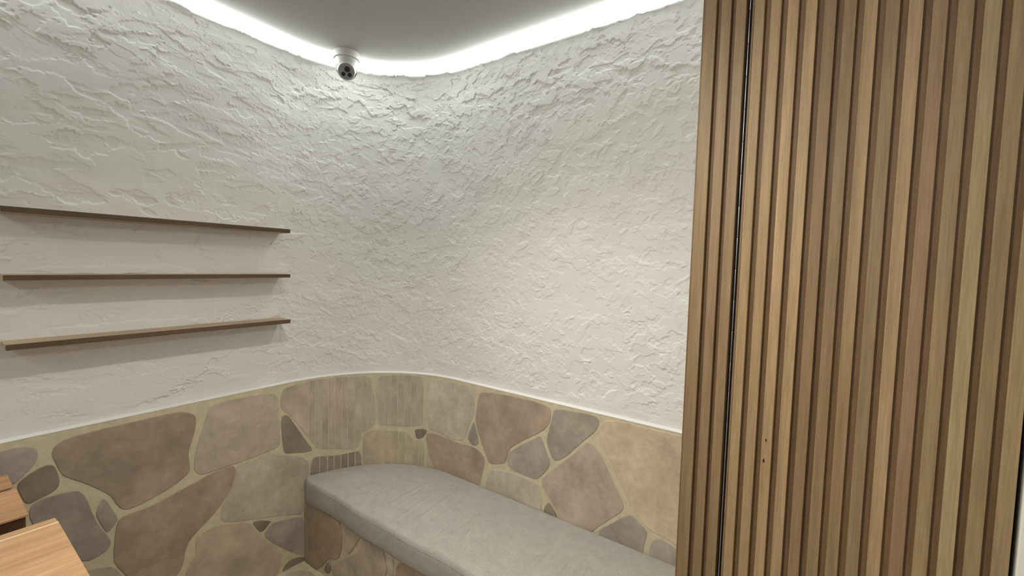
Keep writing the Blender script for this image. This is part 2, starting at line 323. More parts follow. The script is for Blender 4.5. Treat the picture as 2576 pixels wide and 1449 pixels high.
def plaster_wall():
    cell = 0.0026
    zb, zt = STONE_TOP - 0.004, EYE + 1.085
    s = np.arange(S0, S1, cell); z = np.arange(zb, zt, cell)
    NS, NZ = len(s), len(z)
    shape = (NZ, NS)
    n1 = fft_noise(shape, cell, 0.055, 1); n2 = fft_noise(shape, cell, 0.013, 2); n3 = fft_noise(shape, cell, 0.25, 3)
    h = 0.0006 * n3 + 0.00010 * n1
    R = rng.random
    def stroke(cs, cz, a, b, ang, dh, lip, ragged=1.0, follow=0.35):
        r = max(a, b) * 1.7
        i0, i1 = max(0, int((cz - r - zb) / cell)), min(NZ, int((cz + r - zb) / cell) + 1)
        j0, j1 = max(0, int((cs - r - S0) / cell)), min(NS, int((cs + r - S0) / cell) + 1)
        if i1 - i0 < 3 or j1 - j0 < 3: return
        Z = z[i0:i1, None] - cz; S = s[None, j0:j1] - cs
        x = S * math.cos(ang) + Z * math.sin(ang); y = -S * math.sin(ang) + Z * math.cos(ang)
        if R() < 0.7:                     # angular flake: a handful of straight-ish sides
            d = np.zeros_like(x)
            t0 = R() * 6.28; ns = 4 + int(R() * 3)
            for q in range(ns):
                t = t0 + 6.28 * q / ns + (R() - 0.5) * 0.9
                d = np.maximum(d, (x / a * math.cos(t) + y / b * math.sin(t)) / (0.65 + 0.45 * R()))
            d = d + ragged * (0.10 * n1[i0:i1, j0:j1] + 0.085 * n2[i0:i1, j0:j1])
        else: d = np.sqrt((x / a) ** 2 + (y / b) ** 2) + ragged * (0.26 * n1[i0:i1, j0:j1] + 0.09 * n2[i0:i1, j0:j1])
        m = np.clip((1 - d) * min(a, b) / (cell * 1.1), 0, 1)
        ms = m.sum()
        if ms < 4: return
        w = h[i0:i1, j0:j1]; mean = (w * m).sum() / ms
        target = mean + dh + (w - mean) * follow + (x / a) * 0.0004
        ring = m * np.clip(1 - (1 - d) * min(a, b) / (cell * 2.2), 0, 1)
        side = np.clip(0.5 - y / b, 0, 1)
        w[...] = w * (1 - m) + target * m + lip * ring * side
    # broad passes of the trowel
    for _ in range(260):
        cs, cz = S0 + R() * (S1 - S0), zb + R() * (zt - zb)
        a = 0.08 + 0.12 * R()
        stroke(cs, cz, a, a * (0.25 + 0.35 * R()), (R() - 0.5) * 0.9, (R() - 0.5) * 0.0022, 0.0007 * R(), 1.1)
    # long smooth drags on the left run
    for _ in range(330):
        cs, cz = S0 + R() * (1.12 - S0), EYE + 0.16 + R() * 0.92
        a = 0.025 + 0.085 * R() ** 1.4
        stroke(cs, cz, a, a * (0.18 + 0.35 * R()), -0.12 + (R() - 0.5) * 0.9, (R() - 0.6) * 0.0022, 0.0012 * R(), 1.0)
    for _ in range(110):
        cs, cz = S0 + R() * (1.10 - S0), STONE_TOP + R() * 0.80
        a = 0.03 + 0.08 * R()
        stroke(cs, cz, a, a * (0.12 + 0.2 * R()), (R() - 0.5) * 0.35, (R() - 0.6) * 0.0010, 0.0005 * R(), 0.9, 0.1)
    # dense knock-down texture in the rounded corner and on the right run
    for k in range(5200):
        cs = 1.06 + R() * (S1 - 1.06); cz = zb + R() * (zt - zb)
        if R() < 0.25 and cs > 2.6: continue
        a = 0.008 + 0.034 * R() ** 1.7
        amp = 0.0027 if cz > EYE + 0.2 else 0.0022
        stroke(cs, cz, a, a * (0.30 + 0.55 * R()), (R() - 0.5) * 2.2 + (0.25 if cs > 1.9 else 0.0), (R() - 0.52) * amp, 0.0015 * R(), 1.1)
    # heavier ridges just below the light cove
    for _ in range(520):
        cs = S0 + R() * (S1 - S0); cz = EYE + 1.05 - 0.30 * R() ** 1.5
        a = 0.018 + 0.06 * R()
        stroke(cs, cz, a, a * (0.25 + 0.4 * R()), (R() - 0.5) * 0.9, (R() - 0.5) * 0.0042, 0.0018 * R(), 1.2)
    # plaster feathered out along the three shelves
    for zs in (0.132, -0.086, -0.312):
        for _ in range(16):
            cs = 0.15 + R() * 0.98
            stroke(cs, EYE + zs - 0.022, 0.05 + 0.05 * R(), 0.018 + 0.012 * R(), (R() - 0.5) * 0.1, 0.0006, 0.0008, 0.5, 0.2)
            if zs < 0.1: stroke(cs, EYE + zs + 0.022, 0.05 + 0.05 * R(), 0.014 + 0.012 * R(), (R() - 0.5) * 0.1, 0.0005, 0.0006, 0.5, 0.2)
    h = 0.0065 * np.tanh(h * 2.3 / 0.0065)
    # smooth strip above the stone, ragged upper edge of the render coat
    low = np.clip((z - STONE_TOP - 0.012) / 0.03, 0, 1)[:, None]
    h = h * low
    edge = EYE + 1.026 + 0.009 * n1[NZ // 2][None, :] + 0.004 * n2[NZ // 3][None, :] + 0.006 * n3[NZ // 4][None, :]
    k = np.clip((z[:, None] - edge) / 0.004, 0, 1)
    h = h * (1 - k) - 0.006 * k
    S, Z = np.meshgrid(s, z)
    X, Y = path_np(S, PLASTER_BACK + h)
    verts = np.stack([X, Y, Z], -1).reshape(-1, 3)
    idx = np.arange(NS * NZ).reshape(NZ, NS)
    faces = np.stack([idx[:-1, :-1], idx[:-1, 1:], idx[1:, 1:], idx[1:, :-1]], -1).reshape(-1, 4)
    # coarse rows that carry the wall up to the slab
    top0 = len(verts)
    sc = s[::8]; X2, Y2 = path_np(sc, PLASTER_BACK - 0.006)
    up = np.concatenate([np.stack([X2, Y2, np.full_like(sc, zt - cell)], -1), np.stack([X2, Y2, np.full_like(sc, SLAB)], -1)])
    n = len(sc); i = top0 + np.arange(n - 1)
    f2 = np.stack([i, i + 1, i + 1 + n, i + n], -1)
    verts = np.concatenate([verts, up]); faces = np.concatenate([faces, f2])
    me = bpy.data.meshes.new('wall_back')
    me.vertices.add(len(verts)); me.vertices.foreach_set('co', verts.astype(np.float32).ravel())
    me.loops.add(faces.size); me.loops.foreach_set('vertex_index', faces.astype(np.int32).ravel())
    me.polygons.add(len(faces)); me.polygons.foreach_set('loop_start', np.arange(0, faces.size, 4, dtype=np.int32))
    me.polygons.foreach_set('use_smooth', np.ones(len(faces), dtype=bool))
    me.update(calc_edges=True); me.validate()
    o = link('wall_back', me, M_plaster)
    return tag(o, 'white trowelled plaster wall sweeping round a curved corner', kind='structure')
plaster_wall()

# the parts of the shell behind and beside the camera
def shell():
    vL = CV + R0 - PLASTER_BACK; uR = CU + R0 - PLASTER_BACK
    st = lambda o, l: tag(o, l, kind='structure')
    st(box('wall_left', (ROOM_U0, S0 + 0.002, vL - 0.001, vL + 0.08, 0, SLAB), M_plaster), 'plain white plaster wall beyond the shelves')
    st(box('wall_rear', (ROOM_U0 - 0.08, ROOM_U0, ROOM_V0, vL, 0, SLAB), M_paint), 'white wall behind the viewer')
    st(box('wall_near', (ROOM_U0, 1.32, ROOM_V0 - 0.08, ROOM_V0, 0, SLAB), M_paint), 'white wall behind the viewer on the right')
    st(box('floor', (ROOM_U0 - 0.08, uR + 0.1, ROOM_V0 - 0.08, vL + 0.08, -0.06, 0.0), M_cream), 'floor of crazy paving set in cream mortar')
    # floating ceiling panel with a rounded corner, and the slab it hangs from
    edge = [path(s, 0.047)[:2] for s in s_samples(ROOM_U0 + 0.05, CU + ARC + 1.50)]
    plan = edge + [(CU + R0 - 0.047, ROOM_V0 - 0.02), (ROOM_U0 + 0.05, ROOM_V0 - 0.02)]
    n = len(plan); verts = [(x, y, CEIL) for x, y in plan] + [(x, y, CEIL + 0.06) for x, y in plan]
    faces = [tuple(range(n)), tuple(reversed(range(n, 2 * n)))] + [(i, i + n, (i + 1) % n + n, (i + 1) % n) for i in range(n)]
    bm = bmesh.new(); me = mesh('c', verts, faces); bm.from_mesh(me); bpy.data.meshes.remove(me)
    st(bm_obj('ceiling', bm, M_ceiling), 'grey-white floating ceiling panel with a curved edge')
    st(box('ceiling_slab', (ROOM_U0 - 0.08, uR + 0.1, ROOM_V0 - 0.08, vL + 0.08, SLAB, SLAB + 0.06), M_paint), 'white slab above the light cove')
    # return wall that closes the alcove behind the slatted door
    st(box('wall_right', (1.215, uR + 0.02, -0.02, 0.06, 0, SLAB), M_paint), 'white return wall behind the slatted door')
    st(box('wall_far_right', (1.24, 1.32, ROOM_V0, -0.02, 0, SLAB), M_paint), 'white wall beyond the slatted door')
shell()

# ---------------------------------------------------------------- light strip in the cove
def light_strip():
    t = empty('light_strip', (0, 0, CEIL))
    tag(t, 'glowing white light strip in the gap around the ceiling', 'light strip')
    ss = s_samples(ROOM_U0 + 0.06, CU + ARC + 1.40, 60)
    # slim diffuser slung just under the panel edge, facing the room; a second one washes the recess above
    prof = [(0.0462, CEIL - 0.0006), (0.0385, CEIL - 0.0165), (0.0375, CEIL - 0.0165), (0.0452, CEIL + 0.0004)]
    o = sweep('diffuser', prof, ss, M_led); o.parent = t; o.location = (0, 0, -CEIL)
    prof = [(0.0360, CEIL - 0.0170), (0.0373, CEIL - 0.0168), (0.0450, CEIL + 0.0008), (0.0466, CEIL + 0.0010), (0.0466, CEIL + 0.036), (0.0450, CEIL + 0.036),
            (0.0450, CEIL + 0.006), (0.0260, CEIL + 0.004), (0.0260, CEIL + 0.001), (0.0432, CEIL + 0.001)]
    o = sweep('channel', prof, ss, M_alu); o.parent = t; o.location = (0, 0, -CEIL)
    prof = [(0.0448, CEIL + 0.010), (0.0448, CEIL + 0.018), (0.0440, CEIL + 0.018), (0.0440, CEIL + 0.010)]
    o = sweep('diffuser', prof, ss, M_led2); o.parent = t; o.location = (0, 0, -CEIL)
    # unseen strip added along the wall behind the viewer to brighten the slats
    x0 = ROOM_U0 + 0.05
    vv = []
    for y in (ROOM_V0 + 0.05, CV + R0 - 0.06): vv += [(x0, y, CEIL - 0.001), (x0 - 0.012, y, CEIL - 0.015), (x0 - 0.013, y, CEIL - 0.014), (x0 - 0.001, y, CEIL + 0.0005)]
    ff = [(0, 1, 2, 3), (7, 6, 5, 4)] + [(i, i + 4, (i + 1) % 4 + 4, (i + 1) % 4) for i in range(4)]
    bm = bmesh.new(); me = mesh('d', vv, ff); bm.from_mesh(me); bpy.data.meshes.remove(me)
    o = bm_obj('diffuser', bm, M_rear_fill); o.parent = t; o.location = (0, 0, -CEIL)
light_strip()

# ---------------------------------------------------------------- stone pieces
STONE_COL = {
 't': [(0.558, 0.485, 0.405), (0.575, 0.511, 0.431), (0.534, 0.461, 0.383)],
 'b': [(0.437, 0.346, 0.272), (0.417, 0.332, 0.267), (0.454, 0.363, 0.291)],
 'g': [(0.417, 0.369, 0.320), (0.437, 0.389, 0.342), (0.400, 0.354, 0.308)],
 'd': [(0.317, 0.265, 0.210), (0.334, 0.287, 0.233), (0.303, 0.256, 0.208)],
 'y': [(0.558, 0.476, 0.355), (0.550, 0.474, 0.363), (0.566, 0.485, 0.372)],
 'p': [(0.534, 0.435, 0.355), (0.526, 0.439, 0.367), (0.536, 0.447, 0.372)],
 's': [(0.666, 0.536, 0.395), (0.659, 0.532, 0.397), (0.666, 0.545, 0.405)],
}
def chaikin(p, n=1):
    for _ in range(n):
        q = []
        for i in range(len(p)):
            a, b = p[i], p[(i + 1) % len(p)]
            q += [(0.75 * a[0] + 0.25 * b[0], 0.75 * a[1] + 0.25 * b[1]), (0.25 * a[0] + 0.75 * b[0], 0.25 * a[1] + 0.75 * b[1])]
        p = q
    return p

def area(p): return 0.5 * sum(p[i][0] * p[(i + 1) % len(p)][1] - p[(i + 1) % len(p)][0] * p[i][1] for i in range(len(p)))

def clip(p, nx, ny, c):
    """keep the side nx*x + ny*y <= c of polygon p"""
    out = []
    for i in range(len(p)):
        a, b = p[i], p[(i + 1) % len(p)]
        da, db = nx * a[0] + ny * a[1] - c, nx * b[0] + ny * b[1] - c
        if da <= 0: out.append(a)
        if (da < 0 < db) or (db < 0 < da):
            t = da / (da - db); out.append((a[0] + t * (b[0] - a[0]), a[1] + t * (b[1] - a[1])))
    return out

def clean(p, eps=0.0012):
    q = []
    for v in p:
        if not q or math.hypot(v[0] - q[-1][0], v[1] - q[-1][1]) > eps: q.append(v)
    if len(q) > 2 and math.hypot(q[0][0] - q[-1][0], q[0][1] - q[-1][1]) <= eps: q.pop()
    return q

def inset(p, d):
    out = []; n = len(p); sg = 1 if area(p) > 0 else -1
    for i in range(n):
        a, b, c = p[i - 1], p[i], p[(i + 1) % n]
        e1 = (b[0] - a[0], b[1] - a[1]); e2 = (c[0] - b[0], c[1] - b[1])
        l1, l2 = math.hypot(*e1) or 1e-9, math.hypot(*e2) or 1e-9
        nx = (-e1[1] / l1 - e2[1] / l2) * sg; ny = (e1[0] / l1 + e2[0] / l2) * sg
        l = math.hypot(nx, ny) or 1e-9
        k = d / max(0.5, l / 2)
        out.append((b[0] + nx / l * k, b[1] + ny / l * k))
    return out

def piece(name, parts, place, mat, color, parent, proud=0.003, sink=0.004, bev=0.0022, origin=None):
    """one stone: parts = polygons in surface coordinates (already clipped), place(a, b, off) -> world point"""
    verts, faces = [], []
    for p in parts:
        p = clean(p)
        if len(p) < 3 or abs(area(p)) < 2e-6: continue
        q = inset(p, bev); n = len(p); b = len(verts)
        verts += [place(x, y, -sink) for x, y in p] + [place(x, y, proud - 0.0012) for x, y in p] + [place(x, y, proud) for x, y in q]
        for r in (0, n):
            faces += [(b + r + i, b + r + (i + 1) % n, b + r + n + (i + 1) % n, b + r + n + i) for i in range(n)]
        faces.append(tuple(b + 2 * n + i for i in range(n)))
    if not verts: return None
    c = np.mean(np.array(verts), axis=0)
    me = mesh(name, np.array(verts) - c, faces)
    bm = bmesh.new(); bm.from_mesh(me); bmesh.ops.recalc_face_normals(bm, faces=bm.faces[:]); bm.to_mesh(me); bm.free()
    o = link(name, me, mat)
    o.location = Vector(c) - parent.location; o.parent = parent
    o.color = tuple(color) + (1,)
    return o

def jitter(col, k=0.05):
    g = 1 + random.uniform(-k, k)
    return tuple(c * g * (1 + random.uniform(-0.015, 0.015)) for c in col)

def voronoi(x0, x1, y0, y1, size, seed, gap=0.008):
    rr = random.Random(seed); nx, ny = max(1, round((x1 - x0) / size)), max(1, round((y1 - y0) / size))
    pts = [(x0 + (i + 0.5 + rr.uniform(-0.38, 0.38)) * (x1 - x0) / nx, y0 + (j + 0.5 + rr.uniform(-0.38, 0.38)) * (y1 - y0) / ny) for i in range(nx) for j in range(ny)]
    cells = []
    for a in pts:
        p = [(x0, y0), (x1, y0), (x1, y1), (x0, y1)]
        for b in pts:
            if b is a: continue
            dx, dy = b[0] - a[0], b[1] - a[1]; L = math.hypot(dx, dy)
            if L > size * 3.5: continue
            p = clip(p, dx / L, dy / L, (dx * (a[0] + b[0]) + dy * (a[1] + b[1])) / 2 / L - gap / 2)
            if len(p) < 3: break
        if len(p) >= 3: cells.append(chaikin(chaikin(p, 1), 1))
    return cells

CUTS1 = [1.241, 1.274, 1.307, 1.342, 1.378, 1.413, 1.443, 1.479, 1.516, 1.546, 1.571, 1.642, 1.677, 1.716, 1.755, 1.796, 1.828]
CUTS4 = [1.645, 1.68, 1.723, 1.763, 1.809, 1.846]
CUTS6 = [1.296, 1.336, 1.371, 1.407, 1.445, 1.483]
KERF = {'B1': CUTS1, 'B2': CUTS1, 'B4': CUTS4, 'B6': CUTS6}

def stone_wall():
    s_all = s_samples(ROOM_U0, CU + ARC + 1.55, 48)
    base = sweep('wall_lower', [(0.0, 0.0), (0.0, STONE_TOP), (PLASTER_BACK - 0.004, STONE_TOP), (PLASTER_BACK - 0.004, 0.0)], s_all, M_cream)
    tag(base, 'lower wall clad in irregular tan and grey stones set in cream mortar', kind='structure')
    bead = sweep('trim_1', [(0.001, STONE_TOP), (0.0015, STONE_TOP + 0.0025), (-0.004, STONE_TOP + 0.0055), (PLASTER_BACK - 0.002, STONE_TOP + 0.0095), (PLASTER_BACK - 0.002, STONE_TOP)], s_all, M_paint, smooth=False)
    tag(bead, 'thin white plaster bead along the top of the stone', kind='structure')
    place = lambda s, z, off: (lambda q: (q[0], q[1], z))(path(s, off))
    for key, (c, poly) in WALL_STONES.items():
        p = chaikin([(a, b + EYE) for a, b in poly], 1)
        p = clip(p, 0, -1, -0.004); p = clip(p, 0, 1, STONE_TOP - 0.004)
        col = random.choice(STONE_COL[c])
        lo, hi = min(a for a, _ in p), max(a for a, _ in p)
        if key in KERF:
            cs = [lo - 1] + [k for k in KERF[key] if lo < k < hi] + [hi + 1]
            for i in range(len(cs) - 1):
                q = clip(clip(p, -1, 0, -(cs[i] + 0.0025)), 1, 0, cs[i + 1] - 0.0025)
                q = clean(q)
                if len(q) < 3 or abs(area(q)) < 3e-5: continue
                if cs[i + 1] - cs[i] > 0.1:         # uncut end of the stone still follows the bend
                    a0, a1 = max(lo, cs[i]), min(hi, cs[i + 1]); nseg = max(1, int((a1 - a0) / 0.03))
                    parts = [clip(clip(q, -1, 0, -(a0 + (a1 - a0) * j / nseg)), 1, 0, a0 + (a1 - a0) * (j + 1) / nseg) for j in range(nseg)]
                    piece('stone', parts, place, M_stone, jitter(col), base, proud=0.0022, bev=0.0)
                else: piece('stone_strip', [q], place, M_stone, jitter(col, 0.025), base, proud=0.0022, bev=0.0006)
        elif hi > CU and lo < CU + ARC:             # bent or split over the curve: one stone of narrow facets
            edges = [lo - 0.01] + [CU + ARC * k / 30 for k in range(31) if lo < CU + ARC * k / 30 < hi] + [hi + 0.01]
            parts = [clip(clip(p, -1, 0, -edges[i]), 1, 0, edges[i + 1]) for i in range(len(edges) - 1)]
            piece('stone', parts, place, M_stone, jitter(col), base, proud=0.0022, bev=0.0)
        else: piece('stone', [p], place, M_stone, jitter(col), base)
    # stones left of the frame
    for q in voronoi(ROOM_U0 + 0.02, 0.135, 0.01, STONE_TOP - 0.006, 0.30, 5, 0.016):
        piece('stone', [q], place, M_stone, jitter(random.choice(STONE_COL[random.choice('tbgpt')])), base)
    for q in voronoi(0.15, 0.66, 0.01, 0.20, 0.2, 8, 0.014):
        piece('stone', [q], place, M_stone, jitter(random.choice(STONE_COL[random.choice('tbgpt')])), base)
stone_wall()

# ---------------------------------------------------------------- crazy paving on the floor
def paving():
    fl = bpy.data.objects['floor']
    place = lambda x, y, off: (x, y, off)
    for q in voronoi(-0.6, 1.19, 0.2, 2.17, 0.34, 3, 0.018):
        piece('paving_stone', [q], place, M_stone, jitter(random.choice(STONE_COL[random.choice('bgtpb')])), fl, proud=0.002, sink=0.003)
paving()

# ---------------------------------------------------------------- stone bench and its cushion
BU = 1.216                                   # bench front face
def bench():
    t = empty('stone_bench', (BU, 1.2, 0)); tag(t, 'built-in bench with a stone-clad front under the grey cushion', 'bench')
    top = EYE - 1.303
    ss = s_samples(CU + 0.10, CU + ARC + CV - 0.07, 30)
    outer = [path(s, 0.004)[:2] for s in ss if path(s, 0.004)[0] > BU + 0.003]
    plan = [(BU + 0.003, path(CU + 0.1, 0.004)[1])] + outer + [(BU + 0.003, outer[-1][1])]
    n = len(plan); verts = [(x, y, 0.0) for x, y in plan] + [(x, y, top) for x, y in plan]
    faces = [tuple(range(n)), tuple(reversed(range(n, 2 * n)))] + [(i, i + n, (i + 1) % n + n, (i + 1) % n) for i in range(n)]
    bm = bmesh.new(); me = mesh('b', verts, faces); bm.from_mesh(me); bpy.data.meshes.remove(me)
    o = bm_obj('body', bm, M_cream); o.parent = t; o.location = -t.location
    place = lambda v, z, off: (BU - off, v, z)
    for key, (c, poly) in BENCH_STONES.items():
        p = chaikin([(a, b + EYE) for a, b in poly], 1)
        p = clip(clip(p, 0, -1, -0.004), 0, 1, top - 0.004)
        piece('stone', [p], place, M_stone, jitter(random.choice(STONE_COL[c])), t)
    for q in voronoi(0.10, 1.17, 0.006, top - 0.005, 0.24, 12, 0.016) + voronoi(1.19, 1.47, 0.006, 0.145, 0.15, 4, 0.014):
        piece('stone', [q], place, M_stone, jitter(random.choice(STONE_COL[random.choice('tbpt')])), t)
bench()

def cushion():
    top, bot = EYE - 1.178, EYE - 1.302
    t = empty('bench_cushion', (BU, 1.2, bot)); tag(t, 'long grey fabric seat cushion lying on the stone bench', 'cushion')
    f0 = BU - 0.014; v_end = 0.075
    # grid: a = 0 front .. 1 back along every cross-section v
    def back(v):
        if v < CV: return CU + R0 - 0.006
        return CU + math.sqrt(max(0, (R0 - 0.006) ** 2 - (v - CV) ** 2))
    v_tip = CV + R0 - 0.007
    V = [v_end] + list(np.linspace(v_end + 0.010, 2.10, 480)) + list(np.linspace(2.104, v_tip - 0.001, 26))
    NA = 44; r = 0.020
    q1 = np.random.default_rng(5)
    folds = [(v0 + q1.uniform(-0.02, 0.02), q1.uniform(-0.10, 0.14), q1.uniform(0.0020, 0.0060), q1.uniform(0.006, 0.011), q1.uniform(0.02, 0.22), q1.uniform(0.40, 0.85)) for v0 in np.arange(0.15, 1.86, 0.052)]
    bev = lambda d: 0.0 if d >= r else r - math.sqrt(max(0, r * r - (r - d) ** 2))
    verts, faces = [], []
    for iv, v in enumerate(V):
        fr_u = f0 + 0.004 * math.sin(v * 7.1) + 0.003 * math.sin(v * 17 + 1)
        fr_u += 0.020 * max(0.0, (v - (v_tip - 0.05)) / 0.05) ** 2
        bk = max(back(v), fr_u + 0.03); w = bk - fr_u
        ends = min(v - v_end, (v_tip - v) * 0.6 + 0.006)
        for k in range(NA + 1):
            a = k / NA; a = a * a * (3 - 2 * a) * 0.45 + a * 0.55
            u = fr_u + w * a
            d = min(u - fr_u, (bk - u) * 1.2 + 0.004)
            z = top + 0.012 * min(1, d / 0.2) - bev(d) - 0.7 * bev(max(0, ends))
            # creases running across the seat from the front edge
            for fv, sl, am, wd, a0, a1 in folds:
                dv = v - fv - sl * (u - fr_u)
                if abs(dv) < 4 * wd:
                    env = min(1, max(0, (a - a0) / 0.12)) * min(1, max(0, (a1 - a) / 0.25))
                    z += am * env * (math.exp(-(dv / wd) ** 2) - 0.7 * math.exp(-((dv - 1.8 * wd) / wd) ** 2)) * min(1, d / 0.02)
            verts.append((u, v, z))
    NV = len(V); N = NA + 1
    for i in range(NV - 1):
        for k in range(NA):
            faces.append((i * N + k, i * N + k + 1, (i + 1) * N + k + 1, (i + 1) * N + k))
    # skirt down to the bench: front, back and both ends
    rim = [i * N for i in range(NV)] + [(NV - 1) * N + k for k in range(1, N)] + [i * N + NA for i in range(NV - 2, -1, -1)] + [k for k in range(NA - 1, 0, -1)]
    rows = [rim]
    zs = [(0.0, 0.30), (0.0015, 0.6), (0.0, 0.9), (-0.004, 1.0)]
    cx = np.mean([verts[i][0] for i in rim])
    for bulge, f in zs:
        row = []
        for i in rim:
            x, y, z = verts[i]; sgn = -1 if x < cx - 0.1 else 0
            row.append(len(verts)); verts.append((x + sgn * bulge, y, z + (bot - z) * f))
        rows.append(row)
    for a, b in zip(rows, rows[1:]):
        for i in range(len(a)): faces.append((a[i], a[(i + 1) % len(a)], b[(i + 1) % len(a)], b[i]))
    faces.append(tuple(rows[-1]))
    me = mesh('cover', verts, faces); bm = bmesh.new(); bm.from_mesh(me); bpy.data.meshes.remove(me)
    o = bm_obj('cover', bm, M_fabric, smooth=True); o.parent = t; o.location = -t.location
    # piped seam along the upper front edge, and the upright seam where two lengths of fabric are joined
    def tube(name, pts, rad, n=6):
        vv, ff = [], []
        for i, p in enumerate(pts):
            a = Vector(pts[min(i + 1, len(pts) - 1)]) - Vector(pts[max(i - 1, 0)]); a.normalize()
            s1 = a.cross(Vector((0, 0, 1)) if abs(a.z) < 0.9 else Vector((1, 0, 0))).normalized(); s2 = a.cross(s1)
            for k in range(n):
                q = 2 * math.pi * k / n; vv.append(tuple(Vector(p) + s1 * rad * math.cos(q) + s2 * rad * math.sin(q)))
        for i in range(len(pts) - 1):
            for k in range(n): ff.append((i * n + k, i * n + (k + 1) % n, (i + 1) * n + (k + 1) % n, (i + 1) * n + k))
        s = bm_obj(name, (lambda b, m: (b.from_mesh(m), b)[1])(bmesh.new(), mesh(name, vv, ff)), M_fabric, smooth=True)
        s.parent = t; s.location = -t.location; return s
    pts = []
    for v in np.linspace(v_end + 0.02, v_tip - 0.05, 90):
        fu = f0 + 0.004 * math.sin(v * 7.1) + 0.003 * math.sin(v * 17 + 1)
        pts.append((fu + 0.0012, v, top - 0.022))
    tube('piping', pts, 0.0022)
    vj = 1.30; fu = f0 + 0.004 * math.sin(vj * 7.1) + 0.003 * math.sin(vj * 17 + 1)
    tube('join_seam', [(fu + 0.001, vj - 0.012 * k / 8, top - 0.034 - (top - bot - 0.045) * k / 8) for k in range(9)], 0.0024)
cushion()

# ---------------------------------------------------------------- shelves on the left wall
def shelves():
    vw = CV + R0 - PLASTER_BACK + 0.004
    labels = ['thin brown wooden wall shelf, highest of the three', 'thin brown wooden wall shelf between two others', 'thin brown wooden wall shelf, lowest of the three, nearest the stone']
    for (z0, z1), lab in zip(((0.122, 0.1415), (-0.0955, -0.078), (-0.3215, -0.302)), labels):
        t = empty('wall_shelf', (0.64, vw, EYE + z0)); tag(t, lab, 'shelf', 'wooden shelves on the left plaster wall')
        o = box('board', (-0.456, 0.458, -0.110, 0.0, 0.0, z1 - z0), M_wood_h, t, bevel=0.0012, seg=1); o.color = (0.500, 0.385, 0.275, 1)
        e = box('shaded_front', (-0.456, 0.458, -0.1125, -0.1102, 0.0004, z1 - z0 - 0.0004), M_wood_h, t, bevel=0.0006, seg=1); e.color = (0.130, 0.088, 0.056, 1)  # dark front colour stands in for the shade on the backlit shelf edge
shelves()

